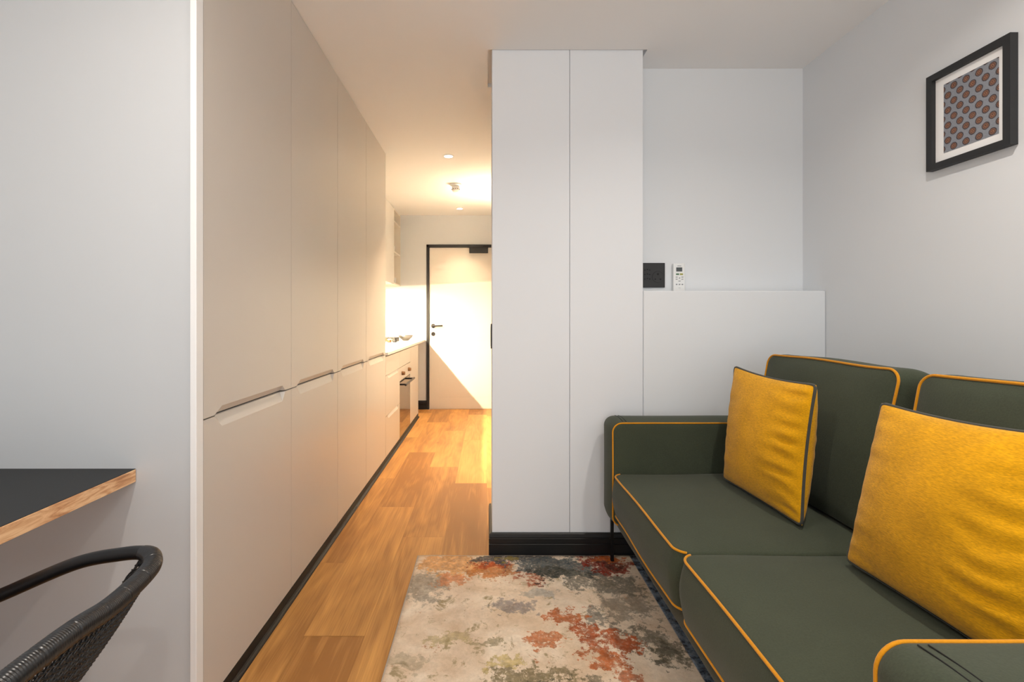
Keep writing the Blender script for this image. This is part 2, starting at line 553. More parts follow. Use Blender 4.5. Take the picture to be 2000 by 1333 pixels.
def struct(name, bm, mat, parent=None, smooth=False):
    o = link(name, bm, mat, parent, smooth)
    if parent is None:
        o['kind'] = 'structure'
    return o

def struct_root(name, loc=(0, 0, 0)):
    o = bpy.data.objects.new(name, None)
    C.objects.link(o)
    o.location = loc
    o['kind'] = 'structure'
    return o

def rrect(a, b, r, m=8, n=14):
    """rounded rectangle loop, half sizes a, b"""
    r = max(min(r, a, b), 0.0015)
    out = []
    cs = [(a - r, b - r, 0), (-(a - r), b - r, PI / 2), (-(a - r), -(b - r), PI), (a - r, -(b - r), 1.5 * PI)]
    for i, (cx, cy, a0) in enumerate(cs):
        for k in range(m + 1):
            t = a0 + (PI / 2) * k / m
            out.append((cx + r * math.cos(t), cy + r * math.sin(t)))
        nx = cs[(i + 1) % 4]
        p0 = out[-1]
        t = nx[2]
        p1 = (nx[0] + r * math.cos(t), nx[1] + r * math.sin(t))
        for k in range(1, n):
            out.append((p0[0] + (p1[0] - p0[0]) * k / n, p0[1] + (p1[1] - p0[1]) * k / n))
    return out

def cushion(name, parent, mat, center, U, V, W, lu, lv, lw, rc, re, crown_t, crown_b=0.0, side=0.0,
            pipe=(1,), pr=0.0045, seed=0, wob=0.003, pmat='piping', warp=None, keep=None):
    """Soft block: rounded-rectangle plan (lu x lv) along axes U, V, thickness lw along W.
       pipe: +1 = cord round the +W edge, -1 = cord round the -W edge."""
    center, U, V, W = map(Vector, (center, U, V, W))
    A, Bh, H = lu / 2, lv / 2, lw / 2
    def crown(u, v, c):
        x, y = min(1, abs(u) / A), min(1, abs(v) / Bh)
        return c * (1 - x ** 3) * (1 - y ** 3)
    def place(u, v, w):
        if warp:
            u, v, w = warp(u, v, w)
        p = center + U * u + V * v + W * w
        n = noise.noise_vector(p * 3.5 + Vector((seed * 7.3, seed, 0))) * wob
        return p + n
    bm = bmesh.new()
    rings = []
    def ring(inset, w, scale=1.0, cr=0.0):
        L = rrect(A - inset, Bh - inset, rc - inset)
        pts = []
        for u, v in L:
            u, v = u * scale, v * scale
            pts.append(place(u, v, w + crown(u, v, cr)))
        return pts
    # bottom cap
    caps = [0.12, 0.3, 0.5, 0.7, 0.85, 0.95]
    allr = []
    for s in caps:
        allr.append(ring(re, -H, s, -crown_b))
    for k in range(4):
        t = (PI / 2) * k / 3
        allr.append(ring(re * (1 - math.sin(t)), -H + re * (1 - math.cos(t))))
    for k in range(1, 8):
        f = k / 8
        allr.append(ring(-side * math.sin(PI * f), -H + re + (2 * H - 2 * re) * f))
    for k in range(4):
        t = (PI / 2) * (3 - k) / 3
        allr.append(ring(re * (1 - math.sin(t)), H - re * (1 - math.cos(t))))
    for s in reversed(caps):
        allr.append(ring(re, H, s, crown_t))
    vr = [[bm.verts.new(p) for p in r] for r in allr]
    n = len(vr[0])
    for a, b in zip(vr, vr[1:]):
        for k in range(n):
            bm.faces.new((a[k], a[(k + 1) % n], b[(k + 1) % n], b[k]))
    bm.faces.new(vr[0][::-1])
    bm.faces.new(vr[-1])
    o = link(name, bm, mat, parent, True)
    i45 = re * (1 - math.sin(PI / 4))
    for s in pipe:
        w = s * (H - re * (1 - math.cos(PI / 4)))
        ins = i45 - pr * 0.35
        pts = ring(ins, w + s * pr * 0.35)
        if keep:
            ok = [keep(u, v) for u, v in rrect(A - ins, Bh - ins, rc - ins)]
            st = next(k for k in range(len(ok)) if ok[k] and not ok[k - 1])
            seq = []
            while ok[(st + len(seq)) % len(ok)]:
                seq.append(pts[(st + len(seq)) % len(ok)])
            link('piping', tube(bmesh.new(), seq, pr, 8), pmat, o, True)
        else:
            link('piping', tube(bmesh.new(), pts, pr, 8, closed=True), pmat, o, True)
    return o

# ------------------------------------------------------------------ room shell
ZC = 2.467
XR = 1.656
XL = -1.85
KL = -1.405                     # kitchen wall behind the cabinets
YD = 5.97                       # entrance door wall
YW = 2.462                      # upper wall behind the sofa
YF = 2.2925                     # column front

def make_floor():
    bm = bmesh.new()
    cl = bm.loops.layers.color.new('plank')
    LW, PL = 0.2223, 1.17
    rnd = random.Random(3)
    offs = {-1: 1.05, 0: 0.538, 1: 0.14, 2: 0.95}
    shades = {(-1, 1): 0.52, (-1, 2): 0.57, (-1, 3): 0.66, (0, 0): 0.42, (0, 1): 0.55, (0, 2): 0.44, (0, 3): 0.60,
              (1, 1): 0.54, (1, 2): 0.50, (1, 3): 0.62, (2, 1): 0.40, (2, 2): 0.68, (2, 3): 0.66}
    x_base = -0.667
    lane0 = int(math.floor((XL - x_base) / LW))
    for lane in range(lane0, 12):
        xa, xb = x_base + lane * LW, x_base + (lane + 1) * LW
        xa, xb = max(xa, XL), min(xb, XR + 0.01)
        if xb <= xa + 0.002:
            continue
        off = offs.get(lane, rnd.random() * PL)
        j0 = int(math.floor((-1.6 - off) / PL))
        for j in range(j0, 6):
            ya, yb = off + j * PL, off + (j + 1) * PL
            ya, yb = max(ya, -1.6), min(yb, YD + 0.02)
            if yb <= ya + 0.002:
                continue
            sh = shades.get((lane, j), 0.42 + 0.22 * rnd.random())
            r = rnd.random()
            g = 0.0006
            f = bm.faces.new([bm.verts.new(p) for p in ((xa + g, ya + g, 0), (xb - g, ya + g, 0), (xb - g, yb - g, 0), (xa + g, yb - g, 0))])
            for l in f.loops:
                l[cl] = (sh, r, 0, 1)
    # dark bed that shows in the hairline joints
    f = bm.faces.new([bm.verts.new(p) for p in ((XL, -1.6, -0.0012), (XR + .01, -1.6, -0.0012), (XR + .01, YD + .02, -0.0012), (XL, YD + .02, -0.0012))])
    for l in f.loops:
        l[cl] = (0.05, 0.5, 0, 1)
    return struct('floor', bm, 'floor')
make_floor()

bm = bmesh.new()      # ceiling slab with a cut-out round the column
HX0, HX1, HY0, HY1 = 0.005, 0.7825, 2.288, 2.66
for (a, b, c, d) in ((XL, HX0, -1.6, YD + .1), (HX1, XR + .1, -1.6, YD + .1), (HX0, HX1, -1.6, HY0), (HX0, HX1, HY1, YD + .1)):
    box(bm, a, b, c, d, ZC, ZC + 0.022)
box(bm, XL - .1, XR + .1, -1.75, YD + .15, ZC + 0.022, ZC + 0.09)
struct('ceiling', bm, 'ceiling')

bm = bmesh.new()
box(bm, XR, XR + 0.1, W2[1], 3.1, 0, ZC)
box(bm, XR, XR + 0.1, -1.72, W2[0], 0, ZC)
box(bm, XR, XR + 0.1, W2[0], W2[1], 0, W2[2])
box(bm, XR, XR + 0.1, W2[0], W2[1], W2[3], ZC)
struct('wall_right', bm, 'wall')
w = struct_root('window_added', (XR + 0.05, (W2[0] + W2[1]) / 2, W2[2]))  # unseen window, added for its daylight
bm = bmesh.new()
for (a, b, c, e) in ((W2[0], W2[0] + .045, W2[2], W2[3]), (W2[1] - .045, W2[1], W2[2], W2[3]), (W2[0], W2[1], W2[2], W2[2] + .045), (W2[0], W2[1], W2[3] - .045, W2[3])):
    box(bm, XR + .03, XR + .075, a, b, c, e)
link('window_frame', bm, 'black_metal', w)
link('pane', B(XR + .05, XR + .056, W2[0] + .045, W2[1] - .045, W2[2] + .045, W2[3] - .045), 'glass', w)
struct('wall_left', B(XL - 0.1, XL, -1.6, 1.315, 0, ZC), 'wall')
struct('wall_desk', B(XL, -0.822, 1.315, 1.33, 0, ZC), 'wall_grey')
struct('wall_kitchen', B(KL - 0.1, KL, 1.331, YD, 0, ZC), 'splash')
struct('wall_back', B(0.763, XR, YW, YW + 0.1, 1.27, ZC), 'wall')
struct('wall_ledge', B(0.7640, XR - 0.001, YF, YW + 0.1, 0, 1.292, bev=0.006, seg=3), 'wall')
struct('wall_passage', B(0.12, 0.22, 2.66, YD, 0, ZC), 'wall')
bm = bmesh.new()
box(bm, 0.025, 0.4040, YF, 2.65, 0, ZC + 0.0215, bev=0.003, seg=2)
struct('wall_column', bm, 'column')
struct('wall_column_side', B(0.4052, 0.7625, YF, 2.65, 0, ZC + 0.0215, bev=0.003, seg=2), 'column')

# door wall with opening
FX0, FX1, FZ = -0.768, 0.115, 2.094
bm = bmesh.new()
box(bm, KL, FX0, YD, YD + 0.12, 0, ZC)
box(bm, FX1, 0.3, YD, YD + 0.12, 0, ZC)
box(bm, FX0, FX1, YD, YD + 0.12, FZ, ZC)
struct('wall_entrance', bm, 'wall')

# window wall behind the camera
bm = bmesh.new()
box(bm, XL, WIN_X0, WIN_Y - 0.12, WIN_Y, 0, ZC)
box(bm, WIN_X1, XR, WIN_Y - 0.12, WIN_Y, 0, ZC)
box(bm, WIN_X0, WIN_X1, WIN_Y - 0.12, WIN_Y, 0, WIN_Z0)
box(bm, WIN_X0, WIN_X1, WIN_Y - 0.12, WIN_Y, WIN_Z1, ZC)
struct('wall_window', bm, 'wall')
w = struct_root('window_1', (0, WIN_Y - 0.06, WIN_Z0))
bm = bmesh.new()
fw = 0.05
y0, y1 = WIN_Y - 0.09, WIN_Y - 0.04
for x in (WIN_X0, (WIN_X0 + WIN_X1) / 2 - fw / 2, WIN_X1 - fw):
    box(bm, x, x + fw, y0, y1, WIN_Z0, WIN_Z1)
box(bm, WIN_X0, WIN_X1, y0, y1, WIN_Z0, WIN_Z0 + fw)
box(bm, WIN_X0, WIN_X1, y0, y1, WIN_Z1 - fw, WIN_Z1)
link('window_frame', bm, 'black_metal', w)
xm = (WIN_X0 + WIN_X1) / 2
for (a, b) in ((WIN_X0 + fw, xm - fw / 2), (xm + fw / 2, WIN_X1 - fw)):
    link('pane', B(a, b, WIN_Y - 0.068, WIN_Y - 0.062, WIN_Z0 + fw, WIN_Z1 - fw), 'glass', w)

# skirting boards: grooved profile
BASE_PROF = [(0, 0), (0.015, 0), (0.015, 0.058), (0.0125, 0.060), (0.0125, 0.063), (0.015, 0.065), (0.015, 0.086),
             (0.0125, 0.088), (0.0125, 0.091), (0.0145, 0.093), (0.012, 0.108), (0.008, 0.112), (0, 0.112)]
def skirting(name, p0, p1, nrm, ext0=0.0, ext1=0.0):
    bm = bmesh.new()
    p0, p1, nrm = Vector(p0), Vector(p1), Vector(nrm)
    d = (p1 - p0).normalized()
    A = [bm.verts.new(p0 - d * (ext0 * q) + nrm * (q + 0.0005) + Vector((0, 0, z))) for q, z in BASE_PROF]
    Bv = [bm.verts.new(p1 + d * (ext1 * q) + nrm * (q + 0.0005) + Vector((0, 0, z))) for q, z in BASE_PROF]
    n = len(A)
    for k in range(n):
        bm.faces.new((A[k], A[(k + 1) % n], Bv[(k + 1) % n], Bv[k]))
    bm.faces.new(A); bm.faces.new(Bv[::-1])
    return struct(name, bm, 'black')
skirting('baseboard_front', (0.025, YF, 0), (XR, YF, 0), (0, -1, 0), ext0=1.0)
skirting('baseboard_column', (0.025, 2.65, 0), (0.025, YF, 0), (-1, 0, 0), ext1=1.0)
skirting('baseboard_right', (XR, YF - 0.016, 0), (XR, -1.6, 0), (-1, 0, 0))
skirting('baseboard_left', (XL, -1.6, 0), (XL, 1.315, 0), (1, 0, 0))
skirting('baseboard_desk', (XL + 0.016, 1.315, 0), (-0.83, 1.315, 0), (0, -1, 0))
skirting('baseboard_entrance', (-1.2, YD, 0), (FX0 - 0.001, YD, 0), (0, -1, 0))
skirting('baseboard_passage', (0.12, YD - 0.02, 0), (0.12, 2.66, 0), (-1, 0, 0))

# entrance door
d = struct_root('door_1', (-0.33, YD, 0))
bm = bmesh.new()
t = 0.034
box(bm, FX0, FX0 + t, YD - 0.012, YD + 0.08, 0, FZ)
box(bm, FX1 - t, FX1, YD - 0.012, YD + 0.08, 0, FZ)
box(bm, FX0, FX1, YD - 0.012, YD + 0.08, FZ - t, FZ)
link('door_frame', bm, 'black', d)
bm = bmesh.new()
LX0, LX1, LZ1 = FX0 + t + 0.003, FX1 - t - 0.003, FZ - t - 0.003
gx = [LX0, LX0 + 0.125, LX0 + 0.66, LX1]
gz = [0.006, 0.155, 0.876, 0.905, LZ1]
leaf_y = YD + 0.004
g = 0.0022
# leaf: core board with raised fields so that the routed lines are real grooves
box(bm, LX0, LX1, leaf_y + 0.004, leaf_y + 0.044, 0.001, LZ1)
fields = [(LX0, LX0 + 0.115, 0.006, 0.875), (LX0 + 0.115, LX0 + 0.119, 0.155, 0.875), (LX0 + 0.119, LX1, 0.006, 0.155),
          (LX0 + 0.119, LX1, 0.155, 0.875), (LX0, LX1, 0.875, 0.905), (LX0, LX1, 0.905, LZ1)]
for (a, b, c, e) in fields:
    if b - a > 0.01:
        box(bm, a + (g if a > LX0 else 0), b - (g if b < LX1 else 0), leaf_y, leaf_y + 0.004, c + g, e - g)
leaf = link('door_leaf', bm, 'door_white', d)
hx, hz = LX0 + 0.048, 1.06
bm = bmesh.new()
lathe(bm, [(0.0, -0.012), (0.026, -0.012), (0.027, -0.004), (0.027, 0.0), (0, 0)], (hx, leaf_y, hz), 'Y', 24)
tube(bm, [(hx, leaf_y - 0.01, hz), (hx, leaf_y - 0.045, hz), (hx + 0.01, leaf_y - 0.052, hz), (hx + 0.075, leaf_y - 0.052, hz + 0.002), (hx + 0.125, leaf_y - 0.052, hz + 0.003)], 0.0095, 12)
link('door_handle', bm, 'black_metal', leaf, True)
bm = bmesh.new()
lathe(bm, [(0.0, -0.010), (0.024, -0.010), (0.026, -0.004), (0.026, 0.0), (0, 0)], (hx, leaf_y, hz - 0.103), 'Y', 24)
box(bm, hx - 0.004, hx + 0.004, leaf_y - 0.016, leaf_y - 0.01, hz - 0.115, hz - 0.09)
link('lock', bm, 'black_metal', leaf)
bm = bmesh.new()
box(bm, -0.222, 0.015, YD - 0.052, YD - 0.013, FZ - 0.112, FZ - 0.040, bev=0.004)
tube(bm, [(-0.05, YD - 0.03, FZ - 0.04), (-0.05, YD - 0.03, FZ - 0.015), (0.06, YD - 0.022, FZ - 0.015)], 0.006, 8)
link('door_closer', bm, 'black_metal', leaf)

struct('wall_light_block', B(-1.2, 0.6, YD + 0.121, YD + 0.2, -0.01, ZC), 'wall')  # unseen sheet behind the door, added to stop sky light leaking in
# flush pull on the passage face of the column
bm = B(0.0185, 0.0248, 2.300, 2.332, 1.008, 1.130, bev=0.002)
pl = thing('flush_pull', 'slim black pull plate on the left edge of the white column', 'handle', (0.0248, 2.316, 1.07))
link('plate', bm, 'black_metal', pl)
link('finger_recess', B(0.0180, 0.0186, 2.309, 2.323, 1.02, 1.118), 'hole', pl)

# ------------------------------------------------------------------ cabinets
XF = -0.805
T = 0.020
def front(name, parent, y0, y1, z0, z1, mat='lacquer', top=None, bottom=None, xf=XF, tk=T):
    """cabinet front facing +X; top / bottom = (ya, yb, height) of a bevelled finger scoop on that edge"""
    bm = bmesh.new()
    f = lambda y, z, x=0.0: bm.verts.new((xf - x, y, z))
    A, Bq, Cq, D = f(y0, z0), f(y1, z0), f(y1, z1), f(y0, z1)
    A2, B2, C2, D2 = f(y0, z0, tk), f(y1, z0, tk), f(y1, z1, tk), f(y0, z1, tk)
    def scoop(sp, zz, sgn):
        ya, yb, h = sp
        e, e2 = 0.040, 0.026
        N1, N2, N3, N4 = f(ya, zz), f(ya + e, zz + sgn * h), f(yb - e2, zz + sgn * h), f(yb, zz)
        I1, I2 = f(ya + 0.030, zz + sgn * 0.0015, 0.015), f(yb - 0.016, zz + sgn * 0.0015, 0.015)
        N2m = None
        bm.faces.new((N2, N3, I2, I1)); bm.faces.new((N1, N2, I1)); bm.faces.new((N3, N4, I2))
        return [N1, N2, N3, N4], [N1, I1, I2, N4]
    fl = [A]
    bl = [A]
    if bottom:
        o_, i_ = scoop(bottom, z0, 1)
        fl += o_; bl += i_
    fl.append(Bq); bl.append(Bq)
    bm.faces.new(bl + [B2, A2])
    tl = [Cq]
    fl.append(Cq)
    if top:
        o_, i_ = scoop(top, z1, -1)
        fl += o_[::-1]; tl += i_[::-1]
    fl.append(D); tl.append(D)
    bm.faces.new(tl + [D2, C2])
    bm.faces.new(fl)
    bm.faces.new((A, A2, D2, D)); bm.faces.new((Bq, Cq, C2, B2)); bm.faces.new((A2, B2, C2, D2))
    return link(name, bm, mat, parent)

def carcass(parent, y0, y1, z0, z1, x0=KL + 0.002, x1=XF - T - 0.001, mat='carcass'):
    return link('carcass', B(x0, x1, y0 + 0.0005, y1 - 0.0005, z0, z1), mat, parent)

ZS = 0.868
YS = [1.332, 1.932, 2.531, 3.130, 3.730]
names = ['nearest tall greige cupboard, beside the grey wall with the desk',
         'second tall greige cupboard from the desk wall, narrower looking than the first',
         'third tall greige cupboard from the desk wall, in the middle distance',
         'last tall greige cupboard, next to the kitchen worktop']
for i in range(4):
    a, b = YS[i], YS[i + 1]
    t_ = thing('tall_cupboard', names[i], 'cupboard', (XF - 0.3, (a + b) / 2, 0.05), 'tall cupboards along the passage')
    carcass(t_, a, b, 0.05, ZC - 0.004)
    g = 0.0015
    na, nb = a + 0.055, b - 0.058
    front('upper_door', t_, a + g, b - g, ZS + 0.002, ZC - 0.003, bottom=(na, nb, 0.022))
    front('lower_door', t_, a + g, b - g, 0.047, ZS - 0.002, top=(na, nb, 0.036))
# end panel edge
tag(link('end_panel', B(-0.821, -0.8035, 1.298, 1.3305, 0.0, ZC - 0.001, bev=0.0015), 'panel_white'),
    'narrow white end panel between the grey wall and the first tall cupboard', 'panel')

# plinth and its floor bead
struct('trim_1', B(-0.84, -0.803, 1.332, 5.49, 0.0, 0.0455), 'dark_plinth')
bm = bmesh.new()
prof = [(0, 0), (0.014, 0), (0.012, 0.006), (0.006, 0.011), (0, 0.013)]
A = [bm.verts.new((-0.8025 + x, 1.332, z)) for x, z in prof]
Bv = [bm.verts.new((-0.8025 + x, 5.49, z)) for x, z in prof]
for k in range(5):
    bm.faces.new((A[k], A[(k + 1) % 5], Bv[(k + 1) % 5], Bv[k]))
bm.faces.new(A); bm.faces.new(Bv[::-1])
struct('trim_2', bm, 'dark_plinth')

# base units
g = 0.0015
ZT = 0.860
u = thing('drawer_unit', 'greige kitchen base unit with three drawers beside the last tall cupboard', 'drawer unit', (XF - 0.3, 4.03, 0.05))
carcass(u, 3.7305, 4.336, 0.05, ZT)
for (z0, z1) in ((0.047, 0.37), (0.374, 0.697), (0.701, ZT - 0.012)):
    front('drawer', u, 3.7305 + g, 4.336 - g, z0, z1, top=(3.80, 4.28, 0.030) if z1 < 0.8 else None)
u = thing('oven', 'built-in oven with mirrored glass door, dark handle and bronze knobs', 'oven', (XF - 0.3, 4.63, 0.05))
carcass(u, 4.3365, 4.925, 0.05, ZT)
front('drawer', u, 4.3365 + g, 4.925 - g, 0.701, ZT - 0.012)
link('control_panel', B(XF - T, XF, 4.3375, 4.9235, 0.575, 0.696, bev=0.001), 'lacquer', u)
od = link('oven_door', B(XF - T, XF, 4.3375, 4.9235, 0.047, 0.570, bev=0.001), 'mirror', u)
bm = bmesh.new()
tube(bm, [(XF + 0.048, 4.37, 0.535), (XF + 0.048, 4.89, 0.535)], 0.010, 10)
for y in (4.41, 4.85):
    box(bm, XF, XF + 0.044, y - 0.008, y + 0.008, 0.527, 0.543)
link('handle', bm, 'black_metal', od)
for y in (4.45, 4.80):
    link('knob', lathe(bmesh.new(), [(0, 0.0), (0.019, 0), (0.019, 0.012), (0.015, 0.03), (0, 0.031)], (XF, y, 0.636), 'X', 20), 'bronze', u, True)
u = thing('base_cupboard', 'plain greige single-door base cupboard, last under the worktop near the entrance', 'cupboard', (XF - 0.3, 5.2, 0.05))
carcass(u, 4.9255, 5.488, 0.05, ZT)
front('door', u, 4.9255 + g, 5.488 - g, 0.047, ZT - 0.012)
link('side_panel', B(KL + 0.01, XF, 5.4885, 5.506, 0.0, ZT - 0.001), 'lacquer', u)
tag(link('worktop', B(KL + 0.001, -0.785, 3.7315, YD - 0.001, 0.862, 0.886, bev=0.002), 'counter'),
    'long white kitchen worktop running from the tall cupboards to the entrance wall', 'worktop')

# wall units
ulab = ['white wall cupboard nearest the tall cupboards above the worktop',
        'white wall cupboard in the middle of the three above the worktop',
        'white wall cupboard beside the open shelf unit']
ZU = 1.562
for i in range(3):
    a = 3.732 + 0.606 * i
    b = a + 0.606
    u = thing('wall_cupboard', ulab[i], 'cupboard', (-1.25, (a + b) / 2, ZU), 'white wall cupboards above the worktop')
    carcass(u, a, b, ZU, ZC - 0.003, KL + 0.002, -1.121, 'upper_white')
    front('door', u, a + g, b - g, ZU + 0.001, ZC - 0.004, 'upper_white', xf=-1.10)
u = thing('shelf_unit', 'open white wall shelf unit against the entrance wall, above the worktop end', 'shelf', (-1.25, 5.76, ZU))
link('side_panel', B(KL + 0.002, -1.10, 5.5515, 5.568, ZU, ZC - 0.004), 'shelf_white', u)
link('side_panel', B(KL + 0.002, -1.10, 5.952, YD - 0.001, ZU, ZC - 0.004), 'shelf_white', u)
link('back_panel', B(KL + 0.002, KL + 0.012, 5.5685, 5.9515, ZU, ZC - 0.004), 'shelf_white', u)
for z in (ZU, 1.94, 2.30):
    link('shelf', B(KL + 0.0125, -1.10, 5.5685, 5.9515, z, z + 0.018), 'shelf_white', u)
link('top_panel', B(KL + 0.0125, -1.10, 5.5685, 5.9515, ZC - 0.022, ZC - 0.004), 'shelf_white', u)
# LED strip below the wall units
u = thing('led_strip', 'glowing light strip mounted under the white wall cupboards', 'light', (-1.345, 4.8, ZU))
link('housing', B(-1.365, -1.328, 3.74, 5.54, ZU - 0.010, ZU - 0.001), 'white_plastic', u)
link('diffuser', B(-1.360, -1.333, 3.745, 5.535, ZU - 0.014, ZU - 0.0102), 'led', u)

# things on the worktop and the shelf
def jar(name, label, cat, x, y, z, r, h, body, lid=None, grp=None):
    t_ = thing(name, label, cat, (x, y, z), grp)
    link('jar_body', lathe(bmesh.new(), [(0, 0), (r * .9, 0), (r, .004), (r, h * .82), (r * .8, h * .9), (r * .8, h), (0, h)], (x, y, z), 'Z', 20), body, t_, True)
    if lid:
        link('lid', lathe(bmesh.new(), [(0, 0), (r * .85, 0), (r * .88, .002), (r * .88, .012), (0, .012)], (x, y, z + h), 'Z', 20), lid, t_, True)
    return t_
jar('spice_jar', 'short dark jar with pale lid on the worktop, nearer the tall cupboards', 'jar', -1.085, 5.22, 0.8865, 0.022, 0.030, 'bronze', 'white_plastic')
jar('pepper_jar', 'short dark jar with black lid beside the pale-lidded jar on the worktop', 'jar', -1.035, 5.27, 0.8865, 0.022, 0.036, 'socket_black', 'black')
t_ = thing('oil_bottle', 'square bottle of yellow oil standing on the worktop near the tall cupboards', 'bottle', (-1.20, 5.30, 0.8865))
link('bottle_body', B(-1.232, -1.168, 5.27, 5.33, 0.8865, 0.99, bev=0.006), 'oil', t_)
link('cap', lathe(bmesh.new(), [(0, 0), (.012, 0), (.012, .03), (0, .03)], (-1.20, 5.30, 0.990), 'Z', 16), 'steel', t_, True)
t_ = thing('tray', 'dark metal serving tray on the worktop behind the jars', 'tray', (-1.18, 5.52, 0.8865))
bm = bmesh.new()
box(bm, -1.30, -1.06, 5.40, 5.64, 0.8865, 0.892)
for (a_, b_, c_, d_) in ((-1.304, -1.300, 5.396, 5.644), (-1.060, -1.056, 5.396, 5.644), (-1.300, -1.060, 5.396, 5.400), (-1.300, -1.060, 5.640, 5.644)):
    box(bm, a_, b_, c_, d_, 0.8865, 0.922)
link('tray_base', bm, 'steel', t_)
link('rim', tube(bmesh.new(), [(-1.18 + 1.0 * u_, 5.52 + 1.0 * v_, 0.926) for u_, v_ in rrect(0.125, 0.125, 0.03)], 0.006, 8, closed=True), 'black_metal', t_, True)
for (x, y, lab) in ((-1.22, 5.47, 'clear drinking glass on the metal tray, nearer the cupboards'), (-1.13, 5.57, 'clear drinking glass on the metal tray, nearer the entrance')):
    t_ = tag(link('drinking_glass', lathe(bmesh.new(), [(0, 0), (.026, 0), (.034, .09), (.032, .09), (.024, .006), (0, .006)], (x, y, 0.8925), 'Z', 20), 'table_glass', None, True), lab, 'glass')
t_ = tag(link('bowl', lathe(bmesh.new(), [(0, 0), (.03, 0), (.075, .035), (.092, .065), (.088, .065), (.07, .038), (.028, .006), (0, .006)], (-0.99, 5.72, 0.8865), 'Z', 28), 'steel', None, True),
         'wide shiny bowl with flared rim at the entrance end of the worktop', 'bowl')
jar('shelf_pot', 'small black pot on the bottom board of the open shelf', 'pot', -1.135, 5.66, ZU + 0.0185, 0.020, 0.045, 'socket_black')
for (x, y, z, lab) in ((-1.15, 5.78, ZU + 0.0185, 'white cup beside the black pot on the bottom shelf board'), (-1.15, 5.70, 1.9585, 'white cup alone on the middle board of the open shelf')):
    t_ = thing('cup', lab, 'cup', (x, y, z))
    link('cup_body', lathe(bmesh.new(), [(0, 0), (.026, 0), (.034, .075), (.031, .075), (.024, .006), (0, .006)], (x, y, z), 'Z', 20), 'white_plastic', t_, True)
    link('handle', tube(bmesh.new(), [(x, y + .030 + .018 * math.sin(a), z + .04 + .02 * math.cos(a)) for a in [PI * k / 8 for k in range(9)]], .004, 8), 'white_plastic', t_, True)

# downlights
for i, (x, y) in enumerate(DOWNLIGHTS):
    t_ = thing('downlight', ['round recessed downlight in the passage ceiling, the nearer one', 'round recessed downlight in the passage ceiling, beyond the smoke detector'][i], 'ceiling light', (x, y, ZC), 'passage downlights')
    link('bezel', lathe(bmesh.new(), [(.034, 0.0), (.034, -.004), (.044, -.003), (.046, 0), (.034, 0)], (x, y, ZC - 0.0003), 'Z', 32), 'white_plastic', t_, True)
    link('diffuser', lathe(bmesh.new(), [(0, -.002), (.033, -.002), (.033, -.0005), (0, -.0005)], (x, y, ZC), 'Z', 32), 'down_emit', t_)
    l = lamp('downlight_beam', 'AREA', (x, y, ZC - 0.012), (0, 0, 0), DOWN_W[i], WARM, shape='DISK', size=0.07, spread=1.35)
    l.parent = t_
    l.matrix_parent_inverse = Matrix.Translation(-Vector(t_.location))
t_ = thing('fill_uplight', 'added black uplighter hidden behind the white column, fill light for the passage', 'fill lamp', (0.119, 4.75, 1.80))  # hidden lamp added to brighten the passage ceiling
link('shade', lathe(bmesh.new(), [(0, 0), (.034, 0), (.034, .14), (.031, .14), (.031, .125), (0, .125)], (0.084, 4.75, 1.78), 'Z', 28), 'black_metal', t_, True)
link('bulb', lathe(bmesh.new(), [(0, .126), (.029, .126), (.029, .129), (0, .129)], (0.084, 4.75, 1.78), 'Z', 24), 'uplight_fill', t_)
RL = ['added unseen downlight in the living room ceiling over the sofa', 'added unseen downlight in the living room ceiling over the woven chair',
      'added unseen downlight in the living room ceiling near the window']
for i, (x, y) in enumerate(ROOM_LIGHTS):  # lamps added out of view to light the sofa side of the room
    t_ = thing('downlight', RL[i], 'ceiling light', (x, y, ZC), 'added living room downlights')
    link('bezel', lathe(bmesh.new(), [(.034, 0.0), (.034, -.004), (.044, -.003), (.046, 0), (.034, 0)], (x, y, ZC - 0.0003), 'Z', 32), 'white_plastic', t_, True)
    link('diffuser', lathe(bmesh.new(), [(0, -.002), (.033, -.002), (.033, -.0005), (0, -.0005)], (x, y, ZC), 'Z', 32), 'down_emit', t_)
    l = lamp('downlight_beam', 'AREA', (x, y, ZC - 0.012), (0, 0, 0), ROOM_W, ROOM_COL, shape='DISK', size=0.07, spread=2.6)
    l.parent = t_
    l.matrix_parent_inverse = Matrix.Translation(-Vector(t_.location))
t_ = thing('smoke_detector', 'white smoke detector hanging from the passage ceiling between two downlights', 'smoke detector', (-0.305, 4.585, ZC))
sx, sy = -0.305, 4.585
link('mounting_plate', lathe(bmesh.new(), [(0, 0), (.055, 0), (.055, -.010), (.045, -.016), (0, -.016)], (sx, sy, ZC - 0.0003), 'Z', 28), 'white_plastic', t_, True)
link('sensor_body', lathe(bmesh.new(), [(0, -.016), (.030, -.016), (.037, -.026), (.037, -.060), (.028, -.074), (0, -.076)], (sx, sy, ZC), 'Z', 28), 'white_plastic', t_, True)
bm = bmesh.new()
for k in range(12):
    a = 2 * PI * k / 12
    cx, cy = sx + .0372 * math.cos(a), sy + .0372 * math.sin(a)
    box(bm, cx - .004, cx + .004, cy - .004, cy + .004, ZC - .056, ZC - .050)
link('vent_slots', bm, 'hole', t_)

